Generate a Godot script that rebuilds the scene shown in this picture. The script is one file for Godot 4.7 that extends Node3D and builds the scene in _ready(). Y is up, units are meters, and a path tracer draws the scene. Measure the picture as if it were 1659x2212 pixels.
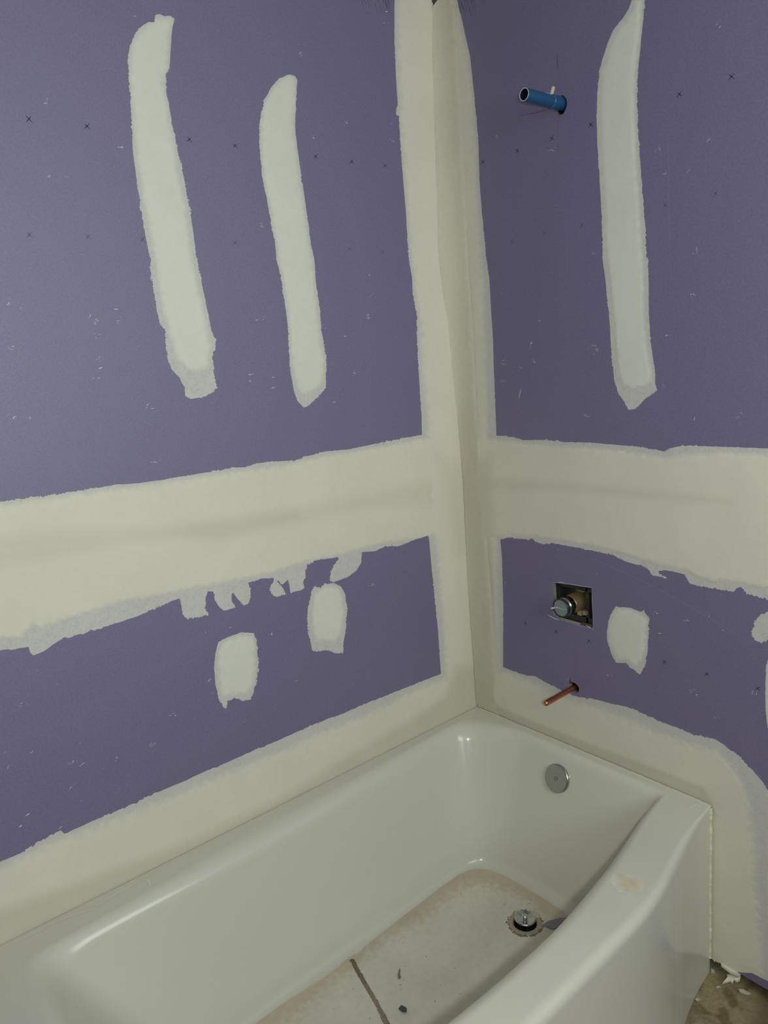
extends Node3D
# A bathroom alcove in mid renovation: purple drywall with joint compound, a white bow-front bathtub, pipe stubs.
# The inner corner of the two walls stands at the origin; the long wall runs along -x, the valve wall along +z, y is up.

const RIM := 0.456      # height of the bathtub's rim
const BASIN := 0.096    # height of the bathtub's inner floor
const COMPOUND := Color(0.665, 0.635, 0.515)
const THIN := Color(0.565, 0.55, 0.50)
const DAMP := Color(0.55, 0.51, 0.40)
const PURPLE := Color(0.165, 0.142, 0.245)

var n_fine := FastNoiseLite.new()
var n_mid := FastNoiseLite.new()
var n_big := FastNoiseLite.new()
var mat_compound: StandardMaterial3D
var mat_marks: StandardMaterial3D
var mat_drywall: StandardMaterial3D
var mat_tub: StandardMaterial3D
var rng := RandomNumberGenerator.new()


func _ready() -> void:
	# camera
	var cam := Camera3D.new()
	cam.name = "camera"
	cam.fov = 69.887
	cam.near = 0.02
	cam.transform = Transform3D(Basis(Vector3(0.7692, -0.07763, 0.63427), Vector3(0.18476, 0.97722, -0.10446), Vector3(-0.61171, 0.19754, 0.76602)), Vector3(-1.5436, 1.5456, 1.5384))
	cam.current = true
	add_child(cam)
	# surroundings: the room is closed, so the sky lights nothing
	var env := Environment.new()
	env.background_mode = Environment.BG_COLOR
	env.background_color = Color(0.0, 0.0, 0.0)
	env.tonemap_mode = Environment.TONE_MAPPER_LINEAR
	env.tonemap_exposure = 1.0
	env.sdfgi_enabled = true
	env.ssao_enabled = true
	env.ssil_enabled = true
	var we := WorldEnvironment.new()
	we.name = "environment"
	we.environment = env
	add_child(we)
	# unseen lamps, both out of view
	unseen_flash_lamp(Vector3(-1.60, 1.58, 1.68), 1.0)
	unseen_wall_light(Vector3(-0.75, 1.9, 2.7), Vector2(1.2, 1.0), 1.95)

	rng.seed = 7
	n_fine.seed = 3; n_fine.frequency = 170.0; n_fine.fractal_octaves = 2
	n_mid.seed = 5; n_mid.frequency = 42.0; n_mid.fractal_octaves = 2
	n_big.seed = 9; n_big.frequency = 7.0; n_big.fractal_octaves = 2
	make_materials()
	room()
	var left := wall_left()
	var right := wall_right()
	var tub := bathtub()
	var home := {"L": left, "R": right, "F": tub, "T": tub}
	for s in regions():
		region(s, home[s.plane])
	corner_fill(right)
	wall_marks(left, right)
	fittings()
	loose_bits(right)


# ---------------------------------------------------------------- helpers

func part(called: String, mesh: Mesh, mat: Material, parent: Node, label := "") -> MeshInstance3D:
	var o := MeshInstance3D.new()
	o.name = called
	o.mesh = mesh
	o.material_override = mat
	if label:
		o.set_meta("label", label)
	parent.add_child(o, true)
	return o


func thing(called: String, label: String, category: String, at := Vector3.ZERO, group := "") -> Node3D:
	var o := Node3D.new()
	o.name = called
	o.position = at
	o.set_meta("label", label)
	o.set_meta("category", category)
	if group:
		o.set_meta("group", group)
	add_child(o, true)
	return o


func structure(o: Node3D, label: String, category: String) -> void:
	o.set_meta("kind", "structure")
	o.set_meta("label", label)
	o.set_meta("category", category)


func plain(c: Color, rough: float, metal := 0.0) -> StandardMaterial3D:
	var m := StandardMaterial3D.new()
	m.albedo_color = c.linear_to_srgb()
	m.roughness = rough
	m.metallic = metal
	return m


func noise_texture(freq: float, octaves: int, dark: Color, light: Color, seed_: int, size := 512) -> NoiseTexture2D:
	var n := FastNoiseLite.new()
	n.seed = seed_
	n.frequency = freq
	n.fractal_octaves = octaves
	var g := Gradient.new()
	g.set_color(0, dark)
	g.set_color(1, light)
	var t := NoiseTexture2D.new()
	t.width = size
	t.height = size
	t.seamless = true
	t.noise = n
	t.color_ramp = g
	return t


func bump_texture(freq: float, octaves: int, strength: float, seed_: int) -> NoiseTexture2D:
	var n := FastNoiseLite.new()
	n.seed = seed_
	n.frequency = freq
	n.fractal_octaves = octaves
	var t := NoiseTexture2D.new()
	t.width = 512
	t.height = 512
	t.seamless = true
	t.noise = n
	t.as_normal_map = true
	t.bump_strength = strength
	return t


func triplanar(m: StandardMaterial3D, metres: float) -> void:
	m.uv1_triplanar = true
	m.uv1_world_triplanar = true
	m.uv1_scale = Vector3.ONE / metres


func make_materials() -> void:
	mat_drywall = StandardMaterial3D.new()
	var a := PURPLE * 0.86
	var b := PURPLE * 1.14
	mat_drywall.albedo_texture = noise_texture(0.14, 4, Color(a.r, a.g, a.b).linear_to_srgb(), Color(b.r, b.g, b.b).linear_to_srgb(), 11)
	mat_drywall.roughness = 0.55
	mat_drywall.metallic_specular = 0.6
	mat_drywall.normal_enabled = true
	mat_drywall.normal_texture = bump_texture(0.2, 3, 1.0, 21)
	mat_drywall.normal_scale = 0.12
	triplanar(mat_drywall, 0.41)
	mat_compound = StandardMaterial3D.new()
	mat_compound.vertex_color_use_as_albedo = true
	mat_compound.roughness = 0.82
	mat_compound.normal_enabled = true
	mat_compound.normal_texture = bump_texture(0.05, 4, 1.0, 31)
	mat_compound.normal_scale = 0.10
	triplanar(mat_compound, 0.33)
	mat_marks = StandardMaterial3D.new()
	mat_marks.vertex_color_use_as_albedo = true
	mat_marks.roughness = 0.85
	mat_tub = plain(Color(0.58, 0.567, 0.48), 0.18)
	mat_tub.normal_enabled = false


func mesh_of(v: PackedVector3Array, n: PackedVector3Array, c: PackedColorArray, i: PackedInt32Array) -> ArrayMesh:
	var a := []
	a.resize(Mesh.ARRAY_MAX)
	a[Mesh.ARRAY_VERTEX] = v
	a[Mesh.ARRAY_NORMAL] = n
	if c.size():
		a[Mesh.ARRAY_COLOR] = c
	a[Mesh.ARRAY_INDEX] = i
	var m := ArrayMesh.new()
	m.add_surface_from_arrays(Mesh.PRIMITIVE_TRIANGLES, a)
	return m


func box_st(st: SurfaceTool, lo: Vector3, hi: Vector3) -> void:
	var b := BoxMesh.new()
	b.size = hi - lo
	st.append_from(b, 0, Transform3D(Basis(), (lo + hi) / 2.0))


func box(lo: Vector3, hi: Vector3) -> ArrayMesh:
	var st := SurfaceTool.new()
	st.begin(Mesh.PRIMITIVE_TRIANGLES)
	box_st(st, lo, hi)
	return st.commit()


# A turned shape: points (distance from the axis, along the axis) spun about +y, hard where the profile bends sharply.
func lathe(profile: Array, sides := 48) -> ArrayMesh:
	var st := SurfaceTool.new()
	st.begin(Mesh.PRIMITIVE_TRIANGLES)
	for k in profile.size() - 1:
		var p: Vector2 = profile[k]
		var q: Vector2 = profile[k + 1]
		if p.is_equal_approx(q):
			continue
		var d := (q - p).normalized()
		var nr := Vector2(d.y, -d.x)
		for s in sides:
			var a0 := TAU * s / sides
			var a1 := TAU * (s + 1) / sides
			var quad := [[p, a0], [q, a1], [q, a0], [p, a0], [p, a1], [q, a1]]
			for w in quad:
				var r: Vector2 = w[0]
				var an: float = w[1]
				st.set_normal(Vector3(nr.x * cos(an), nr.y, nr.x * sin(an)))
				st.add_vertex(Vector3(r.x * cos(an), r.y, r.x * sin(an)))
	st.index()
	return st.commit()


# An orientation whose y axis is the given one.
func facing(n: Vector3) -> Basis:
	var x := n.cross(Vector3(0.0, 1.0, 0.001)).normalized()
	if absf(n.y) > 0.98:
		x = Vector3(1, 0, 0)
	var z := x.cross(n).normalized()
	return Basis(x, n.normalized(), z)


# The four flat places on which things are spread: the two walls, the basin's floor, the rim.
func to3(plane: String, u: float, v: float, h: float) -> Vector3:
	if plane == "L":
		return Vector3(u, v, h)
	if plane == "R":
		return Vector3(-h, v, u)
	return Vector3(u, (BASIN if plane == "F" else RIM) + h, -v)


func poly(a: Array) -> PackedVector2Array:
	var p := PackedVector2Array()
	for k in a.size() / 2:
		p.append(Vector2(a[2 * k], a[2 * k + 1]) / 1000.0)
	return p


# Signed distance (inside positive, kept within the band) from an outline to each point of a grid.
func distances(p: PackedVector2Array, at: Vector2, cell: float, nx: int, ny: int, band: float) -> PackedFloat32Array:
	var d := PackedFloat32Array()
	d.resize(nx * ny)
	d.fill(band)
	var m := p.size()
	for k in m:
		var a := p[k]
		var b := p[(k + 1) % m]
		var ab := b - a
		var len2 := maxf(ab.length_squared(), 1e-12)
		var i0 := maxi(0, int((minf(a.x, b.x) - band - at.x) / cell))
		var i1 := mini(nx - 1, int((maxf(a.x, b.x) + band - at.x) / cell) + 1)
		var j0 := maxi(0, int((minf(a.y, b.y) - band - at.y) / cell))
		var j1 := mini(ny - 1, int((maxf(a.y, b.y) + band - at.y) / cell) + 1)
		for j in range(j0, j1 + 1):
			var py := at.y + j * cell - a.y
			for i in range(i0, i1 + 1):
				var px := at.x + i * cell - a.x
				var t := clampf((px * ab.x + py * ab.y) / len2, 0.0, 1.0)
				var ex := px - ab.x * t
				var ey := py - ab.y * t
				var e := ex * ex + ey * ey
				var w := j * nx + i
				if e < d[w] * d[w]:
					d[w] = sqrt(e)
	for j in ny:
		var y := at.y + j * cell
		var xs := PackedFloat32Array()
		for k in m:
			var a := p[k]
			var b := p[(k + 1) % m]
			if (a.y > y) != (b.y > y):
				xs.append(a.x + (y - a.y) / (b.y - a.y) * (b.x - a.x))
		xs.sort()
		var q := 0
		for i in nx:
			var x := at.x + i * cell
			while q < xs.size() and xs[q] < x:
				q += 1
			if q % 2 == 0:
				d[j * nx + i] = -d[j * nx + i]
	return d


func blend(a: Color, b: Color, t: float) -> Color:
	return Color(a.r + (b.r - a.r) * t, a.g + (b.g - a.g) * t, a.b + (b.b - a.b) * t)


# A spread layer (compound, dust, dirt) on one of the flat places, meshed by marching squares: ragged rim, real thickness, thin where only a film was left.
func spread(s: Dictionary, look: Dictionary) -> ArrayMesh:
	var plane: String = s.plane
	var cell: float = look.cell
	var p := poly(s.outline)
	var lo := p[0]
	var hi := p[0]
	for q in p:
		lo = lo.min(q)
		hi = hi.max(q)
	lo -= Vector2.ONE * 0.006
	hi += Vector2.ONE * 0.006
	var nx := int((hi.x - lo.x) / cell) + 2
	var ny := int((hi.y - lo.y) / cell) + 2
	var d := distances(p, lo, cell, nx, ny, 0.03)
	var core := PackedFloat32Array()
	if s.has("core"):
		core = distances(poly(s.core), lo, cell, nx, ny, 0.04)
	var tints := []
	for t in s.get("tints", []):
		tints.append([distances(poly(t.poly), lo, cell, nx, ny, t.soft * 1.05), t.soft, t.k])
	var rag: float = s.rag * 0.001
	var high: float = s.h * 0.001
	var feather: float = look.feather
	var height := PackedFloat32Array()
	var color := PackedColorArray()
	height.resize(nx * ny)
	color.resize(nx * ny)
	var full: Color = look.full
	var film: Color = look.film
	for j in ny:
		for i in nx:
			var w := j * nx + i
			var sd := d[w]
			if look.has("gap"):
				sd = minf(sd, Vector2(lo.x + i * cell, lo.y + j * cell).distance_to(look.gap) - 0.036)
				d[w] = sd
			if sd < -0.012:
				continue
			var u := lo.x + i * cell
			var v := lo.y + j * cell
			if sd < 0.02:
				var rough := smoothstep(-0.25, 0.3, n_big.get_noise_2d(u + 3.1, v))
				sd += rag * (n_fine.get_noise_2d(u, v) * (0.35 + 2.3 * rough) + n_mid.get_noise_2d(u, v) * (0.5 + 1.2 * rough))
				d[w] = sd
			if sd < -0.003:
				continue
			var cov := 1.0
			var fine := n_fine.get_noise_2d(u + 7.0, v)
			var mid := n_mid.get_noise_2d(u, v + 5.0)
			if core.size():
				cov = smoothstep(-feather * 0.5, feather, core[w] + feather * 0.5 * mid)
			else:
				cov = smoothstep(0.0, 0.007, sd)
			var col := blend(blend(film, look.under, clampf(look.speck * (0.5 * fine + 0.35 * mid) + 0.05, 0.0, 0.5)), full, cov)
			for t in tints:
				var soft: float = t[1]
				col = blend(col, look.damp, t[2] * smoothstep(-soft, soft, t[0][w] + soft * 0.3 * mid))
			var shade: float = 1.0 + look.mottle * (0.5 * mid + 0.8 * n_big.get_noise_2d(u * 0.8, v * 0.8))
			color[w] = Color(col.r * shade, col.g * shade, col.b * shade)
			height[w] = high * (0.22 + 0.78 * cov * smoothstep(0.0, 0.02, sd)) * (1.0 + 0.18 * n_big.get_noise_2d(u, v + 9.0))
	var vs := PackedVector3Array()
	var ns := PackedVector3Array()
	var cs := PackedColorArray()
	var ix := PackedInt32Array()
	var node := PackedInt32Array()
	node.resize(nx * ny)
	node.fill(-1)
	var across := node.duplicate()
	var along := node.duplicate()
	var up := to3(plane, 0, 0, 1) - to3(plane, 0, 0, 0)
	var du := to3(plane, 1, 0, 0) - to3(plane, 0, 0, 0)
	var dv := to3(plane, 0, 1, 0) - to3(plane, 0, 0, 0)
	for j in ny - 1:
		for i in nx - 1:
			var c := [j * nx + i, j * nx + i + 1, (j + 1) * nx + i + 1, (j + 1) * nx + i]
			var any := 0
			for k in 4:
				if d[c[k]] > 0.0:
					any += 1
			if any == 0:
				continue
			var ring := PackedInt32Array()
			for k in 4:
				var a: int = c[k]
				var b: int = c[(k + 1) % 4]
				if d[a] > 0.0:
					if node[a] < 0:
						node[a] = vs.size()
						var ai := a % nx
						var aj := a / nx
						vs.append(to3(plane, lo.x + ai * cell, lo.y + aj * cell, height[a] + look.lift))
						cs.append(color[a])
						var gx := 0.0
						var gy := 0.0
						if ai > 0 and ai < nx - 1 and d[a - 1] > 0.0 and d[a + 1] > 0.0:
							gx = (height[a + 1] - height[a - 1]) / (2.0 * cell)
						if aj > 0 and aj < ny - 1 and d[a - nx] > 0.0 and d[a + nx] > 0.0:
							gy = (height[a + nx] - height[a - nx]) / (2.0 * cell)
						ns.append((up - du * gx - dv * gy).normalized())
					ring.append(node[a])
				if (d[a] > 0.0) != (d[b] > 0.0):
					var flat := k % 2 == 0
					var key: int = mini(a, b)
					var known: int = across[key] if flat else along[key]
					if known < 0:
						known = vs.size()
						var t := d[a] / (d[a] - d[b])
						var pa := Vector2(a % nx, a / nx)
						var pb := Vector2(b % nx, b / nx)
						var q := lo + pa.lerp(pb, t) * cell
						vs.append(to3(plane, q.x, q.y, 0.00005 + look.lift))
						var inside: int = a if d[a] > 0.0 else b
						cs.append(color[inside])
						ns.append(up)
						if flat:
							across[key] = known
						else:
							along[key] = known
					ring.append(known)
			for k in range(1, ring.size() - 1):
				ix.append(ring[0])
				ix.append(ring[k + 1])
				ix.append(ring[k])
	return mesh_of(vs, ns, cs, ix)


func region(s: Dictionary, home: Node) -> void:
	var look := {"cell": 0.0025, "feather": 0.010, "full": COMPOUND, "film": THIN, "under": PURPLE, "damp": DAMP, "speck": 0.45, "mottle": 0.035, "lift": 0.0}
	var called := "joint_compound"
	var label := ""
	var mat: Material = mat_compound
	if s.id.begins_with("strip") or s.id.begins_with("patch"):
		look.full = Color(0.66, 0.65, 0.565)
	if s.id.begins_with("tub_edge") or s.id.begins_with("corner"):
		look.speck = 0.25
		look.feather = 0.018
	match s.id:
		"strip_tall": called = "joint_compound_strip"; label = "tall off-white compound strip with a smeared grey lower end, farthest from the corner"
		"strip_short": called = "joint_compound_strip"; label = "shorter off-white compound strip tapering to a point, between tall strip and corner"
		"strip_right": called = "joint_compound_strip"; label = "off-white vertical compound strip right of the blue pipe"
		"corner_left": called = "joint_compound_corner"; label = "off-white vertical compound band on the long wall, beside the inner corner"
		"corner_right": called = "joint_compound_corner"; label = "off-white vertical compound band on the valve wall, beside the inner corner"
		"seam_left": called = "joint_compound_seam"; label = "wide off-white horizontal compound band with ragged drips below"
		"seam_right": called = "joint_compound_seam"; label = "wide off-white horizontal compound band above the valve opening"
		"tub_edge_left": called = "joint_compound_edge"; label = "off-white compound band along the bathtub's back rim"
		"tub_edge_right": called = "joint_compound_edge"; label = "off-white compound band along the bathtub's drain end and down beside its apron"
		"patch_low": called = "joint_compound_patch"; label = "small off-white compound patch, the one nearer the bathtub on the long wall"
		"patch_high": called = "joint_compound_patch"; label = "small off-white compound patch touching a drip of the band above"
		"patch_right": called = "joint_compound_patch"; label = "small off-white compound patch right of the valve opening"
		"patch_edge": called = "joint_compound_patch"; label = "off-white compound patch farthest from the corner on the valve wall"
		"smear_edge": called = "joint_compound_smear"; label = "thin grey speckled compound smear"
		"dust_film":
			called = "dust_film"; label = "tan dust film on the basin floor"
			mat = mat_marks
			look.merge({"cell": 0.003, "gap": Vector2(-0.2935, -0.4235), "feather": 0.035, "full": Color(0.60, 0.575, 0.47), "film": Color(0.53, 0.44, 0.33), "under": Color(0.5, 0.5, 0.45), "damp": Color(0.40, 0.34, 0.27), "mottle": 0.09}, true)
		"dirt_streak":
			called = "dirt_streak"; label = "brown dirt streak"
			mat = mat_marks
			look.merge({"cell": 0.0012, "lift": 0.0008, "feather": 0.02, "full": Color(0.15, 0.105, 0.06), "film": Color(0.26, 0.2, 0.14), "under": Color(0.02, 0.015, 0.01), "speck": 1.8, "mottle": 0.5}, true)
		"rim_smear":
			called = "compound_smear"; label = "yellowish dried compound smear"
			look.merge({"cell": 0.0015, "full": Color(0.62, 0.53, 0.37), "film": Color(0.60, 0.57, 0.47), "under": Color(0.6, 0.62, 0.58), "mottle": 0.2}, true)
	part(called, spread(s, look), mat, home, label)


# Strokes that lie on a wall: each is [points in metres, width, colour].
func strokes(plane: String, lines: Array, lift := 0.00012) -> ArrayMesh:
	var vs := PackedVector3Array()
	var ns := PackedVector3Array()
	var cs := PackedColorArray()
	var ix := PackedInt32Array()
	var up := to3(plane, 0, 0, 1) - to3(plane, 0, 0, 0)
	for l in lines:
		var pts: PackedVector2Array = l[0]
		var wide: float = l[1]
		var base := vs.size()
		for k in pts.size():
			var t := (pts[mini(k + 1, pts.size() - 1)] - pts[maxi(k - 1, 0)]).normalized()
			var side := Vector2(-t.y, t.x) * wide * 0.5 * (0.45 if k == 0 or k == pts.size() - 1 else 1.0)
			for e in [-1.0, 1.0]:
				var q: Vector2 = pts[k] + side * e
				vs.append(to3(plane, q.x, q.y, lift))
				ns.append(up)
				cs.append(l[2])
			if k:
				var b := base + 2 * k
				for n in [b - 2, b - 1, b, b - 1, b + 1, b]:
					ix.append(n)
	return mesh_of(vs, ns, cs, ix)


# ---------------------------------------------------------------- unseen lamps, placed behind the camera to light the walls and bathtub

func unseen_flash_lamp(at: Vector3, power: float) -> void:  # unseen lamp giving flash-like light from beside the camera; its tripod is added
	var t := thing("unseen_flash_lamp", "unseen flash-like lamp with a small bright head behind the viewer, on an added tripod", "lamp", Vector3(at.x, 0, at.z))
	var black := plain(Color(0.03, 0.03, 0.03), 0.5)
	var glow := plain(Color(1, 0.95, 0.85), 0.4)
	glow.emission_enabled = true
	glow.emission = Color(1.0, 0.95, 0.86)
	glow.emission_energy_multiplier = 3.0
	var towards := Vector3(0.62, -0.2, -0.76).normalized()
	part("pole", lathe([Vector2(0.0, 0.3), Vector2(0.012, 0.3), Vector2(0.012, at.y - 0.05), Vector2(0.0, at.y - 0.05)], 16), black, t)
	for k in 3:
		var st := SurfaceTool.new()
		st.begin(Mesh.PRIMITIVE_TRIANGLES)
		var foot := Vector3(cos(TAU * k / 3.0 + 0.5) * 0.3, 0.0, sin(TAU * k / 3.0 + 0.5) * 0.3)
		var top := Vector3(0, 0.5, 0)
		var c := CylinderMesh.new()
		c.top_radius = 0.008; c.bottom_radius = 0.008; c.height = top.distance_to(foot)
		st.append_from(c, 0, Transform3D(facing((top - foot).normalized()), (top + foot) / 2.0))
		part("leg", st.commit(), black, t)
	var head := part("lamp_head", lathe([Vector2(0, -0.05), Vector2(0.03, -0.05), Vector2(0.045, -0.01), Vector2(0.045, 0.0), Vector2(0.04, 0.0), Vector2(0.036, -0.008), Vector2(0.0, -0.008)], 32), black, t)
	head.transform = Transform3D(facing(towards), Vector3(0, at.y, 0))
	var lens := part("lamp_lens", lathe([Vector2(0.036, -0.006), Vector2(0.036, -0.003), Vector2(0.0, -0.003)], 32), glow, head)
	var l := OmniLight3D.new()
	l.name = "unseen_flash_glow"
	l.light_color = Color(0.965, 1.0, 0.98)
	l.light_energy = power
	l.light_size = 0.03
	l.omni_range = 8.0
	l.omni_attenuation = 2.0
	l.shadow_enabled = true
	l.position = at + towards * 0.04
	add_child(l)


func unseen_wall_light(at: Vector3, size: Vector2, power: float) -> void:  # out of view, sized and placed to light the walls and streak the rim
	var t := thing("unseen_wall_light", "unseen wide white light panel behind the viewer, lighting the walls and the bathtub rim", "lamp", at)
	var white := plain(Color(0.8, 0.8, 0.78), 0.5)
	var glow := plain(Color(0.9, 0.9, 0.88), 0.5)
	glow.emission_enabled = true
	glow.emission = Color(0.965, 1.0, 0.98)
	glow.emission_energy_multiplier = 0.5
	var w := size.x / 2.0
	var d := size.y / 2.0
	var st := SurfaceTool.new()
	st.begin(Mesh.PRIMITIVE_TRIANGLES)
	box_st(st, Vector3(-w - 0.02, -d - 0.02, -0.03), Vector3(w + 0.02, -d, 0))
	box_st(st, Vector3(-w - 0.02, d, -0.03), Vector3(w + 0.02, d + 0.02, 0))
	box_st(st, Vector3(-w - 0.02, -d, -0.03), Vector3(-w, d, 0))
	box_st(st, Vector3(w, -d, -0.03), Vector3(w + 0.02, d, 0))
	part("frame", st.commit(), white, t)
	part("diffuser", box(Vector3(-w, -d, -0.022), Vector3(w, d, -0.002)), glow, t)
	var l := AreaLight3D.new()
	l.name = "unseen_wall_light_glow"
	l.light_color = Color(0.965, 1.0, 0.98)
	l.light_energy = power
	l.area_size = size
	l.shadow_enabled = true
	l.position = at + Vector3(0, 0, -0.036)
	add_child(l)


# ---------------------------------------------------------------- the room

func room() -> void:
	var fl := plywood_floor()
	structure(fl, "bare plywood subfloor stained brown beside the bathtub", "floor")
	var ce := part("ceiling", box(Vector3(-2.9, 2.5, -0.2), Vector3(0.25, 2.6, 2.9)), plain(Color(0.6, 0.6, 0.56), 0.9), self)
	structure(ce, "plain pale ceiling", "ceiling")
	var back := part("wall_back", box(Vector3(-2.8, 0, 2.7), Vector3(0.15, 2.5, 2.8)), mat_drywall, self)
	structure(back, "purple drywall behind the viewer", "wall")
	var far := part("wall_far", box(Vector3(-2.8, 0, 0.0), Vector3(-2.7, 2.5, 2.7)), mat_drywall, self)
	structure(far, "purple drywall at the far end of the room", "wall")
	var stub := part("wall_alcove", box(Vector3(-1.64, 0, 0.0), Vector3(-1.535, 2.5, 0.72)), mat_drywall, self)
	structure(stub, "purple drywall at the head end of the bathtub", "wall")


func plywood_floor() -> Node3D:
	var base := part("floor", box(Vector3(-2.9, -0.1, -0.2), Vector3(0.25, -0.003, 2.9)), plain(Color(0.2, 0.15, 0.09), 0.8), self)
	var vs := PackedVector3Array()
	var ns := PackedVector3Array()
	var cs := PackedColorArray()
	var ix := PackedInt32Array()
	var n := FastNoiseLite.new()
	n.seed = 77
	n.frequency = 1.0
	n.fractal_octaves = 4
	var cell := 0.004
	var nx := 120
	var ny := 110
	var at := Vector2(-0.40, 0.70)
	for j in ny:
		for i in nx:
			var x := at.x + i * cell
			var z := at.y + j * cell
			var stain := n.get_noise_2d(x * 9.0, z * 9.0)
			var grain := n.get_noise_2d(x * 60.0, z * 260.0)
			var dust := smoothstep(0.05, -0.25, x + 0.10 + 0.1 * stain + 0.35 * (z - 0.80))
			var c := blend(Color(0.24, 0.195, 0.105), Color(0.135, 0.10, 0.045), smoothstep(-0.02, 0.25, stain))
			var damp := smoothstep(0.0, 0.06, z - 0.85 + (x + 0.02) * 0.3 + 0.03 * stain)
			c = blend(c, Color(0.10, 0.062, 0.032), damp * (0.65 + 0.5 * grain))
			c = blend(c, Color(0.40, 0.35, 0.28), clampf(dust * (0.6 + 1.2 * stain), 0.0, 0.9))
			var s := 1.0 + 0.4 * grain
			vs.append(Vector3(x, 0.0, z))
			ns.append(Vector3.UP)
			cs.append(Color(c.r * s, c.g * s, c.b * s))
			if i and j:
				var b := j * nx + i
				for k in [b - nx - 1, b - nx, b, b - nx - 1, b, b - 1]:
					ix.append(k)
	part("plywood_sheet", mesh_of(vs, ns, cs, ix), mat_marks, base, "brown stained plywood beside the bathtub apron")
	return base


func cut_board(called: String, size: Vector3, middle: Vector3, holes: Array, across: Transform3D) -> CSGCombiner3D:
	var tree := CSGCombiner3D.new()
	tree.name = called
	tree.material_override = mat_drywall
	add_child(tree)
	var board := CSGBox3D.new()
	board.name = "board"
	board.size = size
	board.position = middle
	tree.add_child(board)
	for h in holes:
		var cut := CSGPolygon3D.new()
		cut.name = "cutout"
		cut.polygon = PackedVector2Array(h)
		cut.depth = 0.06
		cut.operation = CSGShape3D.OPERATION_SUBTRACTION
		cut.transform = across
		tree.add_child(cut, true)
	return tree


func wall_left() -> Node3D:
	var notch := [Vector2(-0.05, 2.503), Vector2(0.16, 2.503), Vector2(0.16, 2.456), Vector2(-0.016, 2.456), Vector2(-0.019, 2.47), Vector2(-0.03, 2.49)]
	var w := cut_board("wall_left", Vector3(2.95, 2.5, 0.013), Vector3(-1.325, 1.25, -0.0065), [notch], Transform3D(Basis(), Vector3(0, 0, 0.02)))
	structure(w, "long purple drywall with compound strips, along the bathtub's back", "wall")
	part("sheathing", box(Vector3(-2.8, 0.0, -0.14), Vector3(0.15, 2.5, -0.10)), plain(Color(0.06, 0.045, 0.03), 0.9), w)
	return w


func wall_right() -> Node3D:
	var valve := [Vector2(0.318, 0.926), Vector2(0.38, 0.931), Vector2(0.443, 0.934), Vector2(0.442, 0.90), Vector2(0.444, 0.86), Vector2(0.443, 0.823), Vector2(0.40, 0.824), Vector2(0.324, 0.825), Vector2(0.319, 0.87)]
	var notch := [Vector2(-0.02, 2.503), Vector2(0.042, 2.503), Vector2(0.020, 2.476), Vector2(0.006, 2.452), Vector2(-0.02, 2.452)]
	var shower := []
	for k in 22:
		var a := TAU * k / 22.0
		shower.append(Vector2(0.387 + cos(a) * 0.0180, 2.105 + sin(a) * (0.0205 + 0.0012 * cos(a * 5.0))))
	var spout := [Vector2(0.363, 0.660), Vector2(0.367, 0.657), Vector2(0.368, 0.651), Vector2(0.378, 0.6515), Vector2(0.387, 0.649), Vector2(0.394, 0.643), Vector2(0.395, 0.636), Vector2(0.393, 0.627), Vector2(0.381, 0.622), Vector2(0.374, 0.623), Vector2(0.364, 0.628), Vector2(0.362, 0.64)]
	var across := Transform3D(Basis(Vector3(0, 0, 1), Vector3(0, 1, 0), Vector3(-1, 0, 0)), Vector3(-0.02, 0, 0))
	var w := cut_board("wall_right", Vector3(0.013, 2.466, 2.7), Vector3(0.0065, 0.034 + 1.233, 1.35), [valve, notch, shower, spout], across)
	structure(w, "purple drywall with the valve opening and pipe holes, at the bathtub's drain end", "wall")
	part("sheathing", box(Vector3(0.10, 0.0, -0.05), Vector3(0.14, 2.5, 2.75)), plain(Color(0.06, 0.045, 0.03), 0.9), w)
	var wood := plain(Color(0.30, 0.22, 0.12), 0.8)
	part("stud", box(Vector3(0.0135, 0.0, 0.448), Vector3(0.1, 2.5, 0.486)), wood, w)
	part("stud", box(Vector3(0.0135, 0.0, 0.05), Vector3(0.1, 2.44, 0.088)), wood, w)
	part("blocking", box(Vector3(0.052, 0.80, 0.372), Vector3(0.1, 0.95, 0.4475)), wood, w)
	var chalk := plain(Color(0.27, 0.24, 0.19), 0.9)
	for h in [valve, shower, spout]:
		part("gypsum_edge", lining(h), chalk, w, "chalky cut edge of the board")
	var torn := Color(0.42, 0.40, 0.43)
	var lines := [[poly([316, 927, 340, 930, 380, 933, 420, 934, 444, 936]), 0.0018, torn], [poly([330, 929, 345, 933, 362, 932]), 0.0022, torn], [poly([444, 935, 443, 900, 445, 860, 444, 822]), 0.0013, torn], [poly([317, 926, 318, 900]), 0.0009, torn],
		[poly([325, 824, 360, 824, 400, 823, 445, 822]), 0.0014, torn], [poly([422, 827, 432, 825, 446, 821]), 0.0040, torn], [poly([297, 829, 306, 826, 322, 823, 334, 822]), 0.0032, Color(0.55, 0.52, 0.54)], [poly([316, 842, 318, 836, 323, 830]), 0.0035, torn],
		[poly([345, 622, 352, 624, 358, 628]), 0.0025, torn], [poly([356, 650, 360, 656, 362, 662]), 0.0014, torn], [poly([369, 653, 380, 653, 390, 648, 396, 640, 395, 630]), 0.0010, torn]]
	part("torn_paper", strokes("R", lines, 0.0004), mat_marks, w, "torn pale paper around the openings")
	return w


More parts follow.
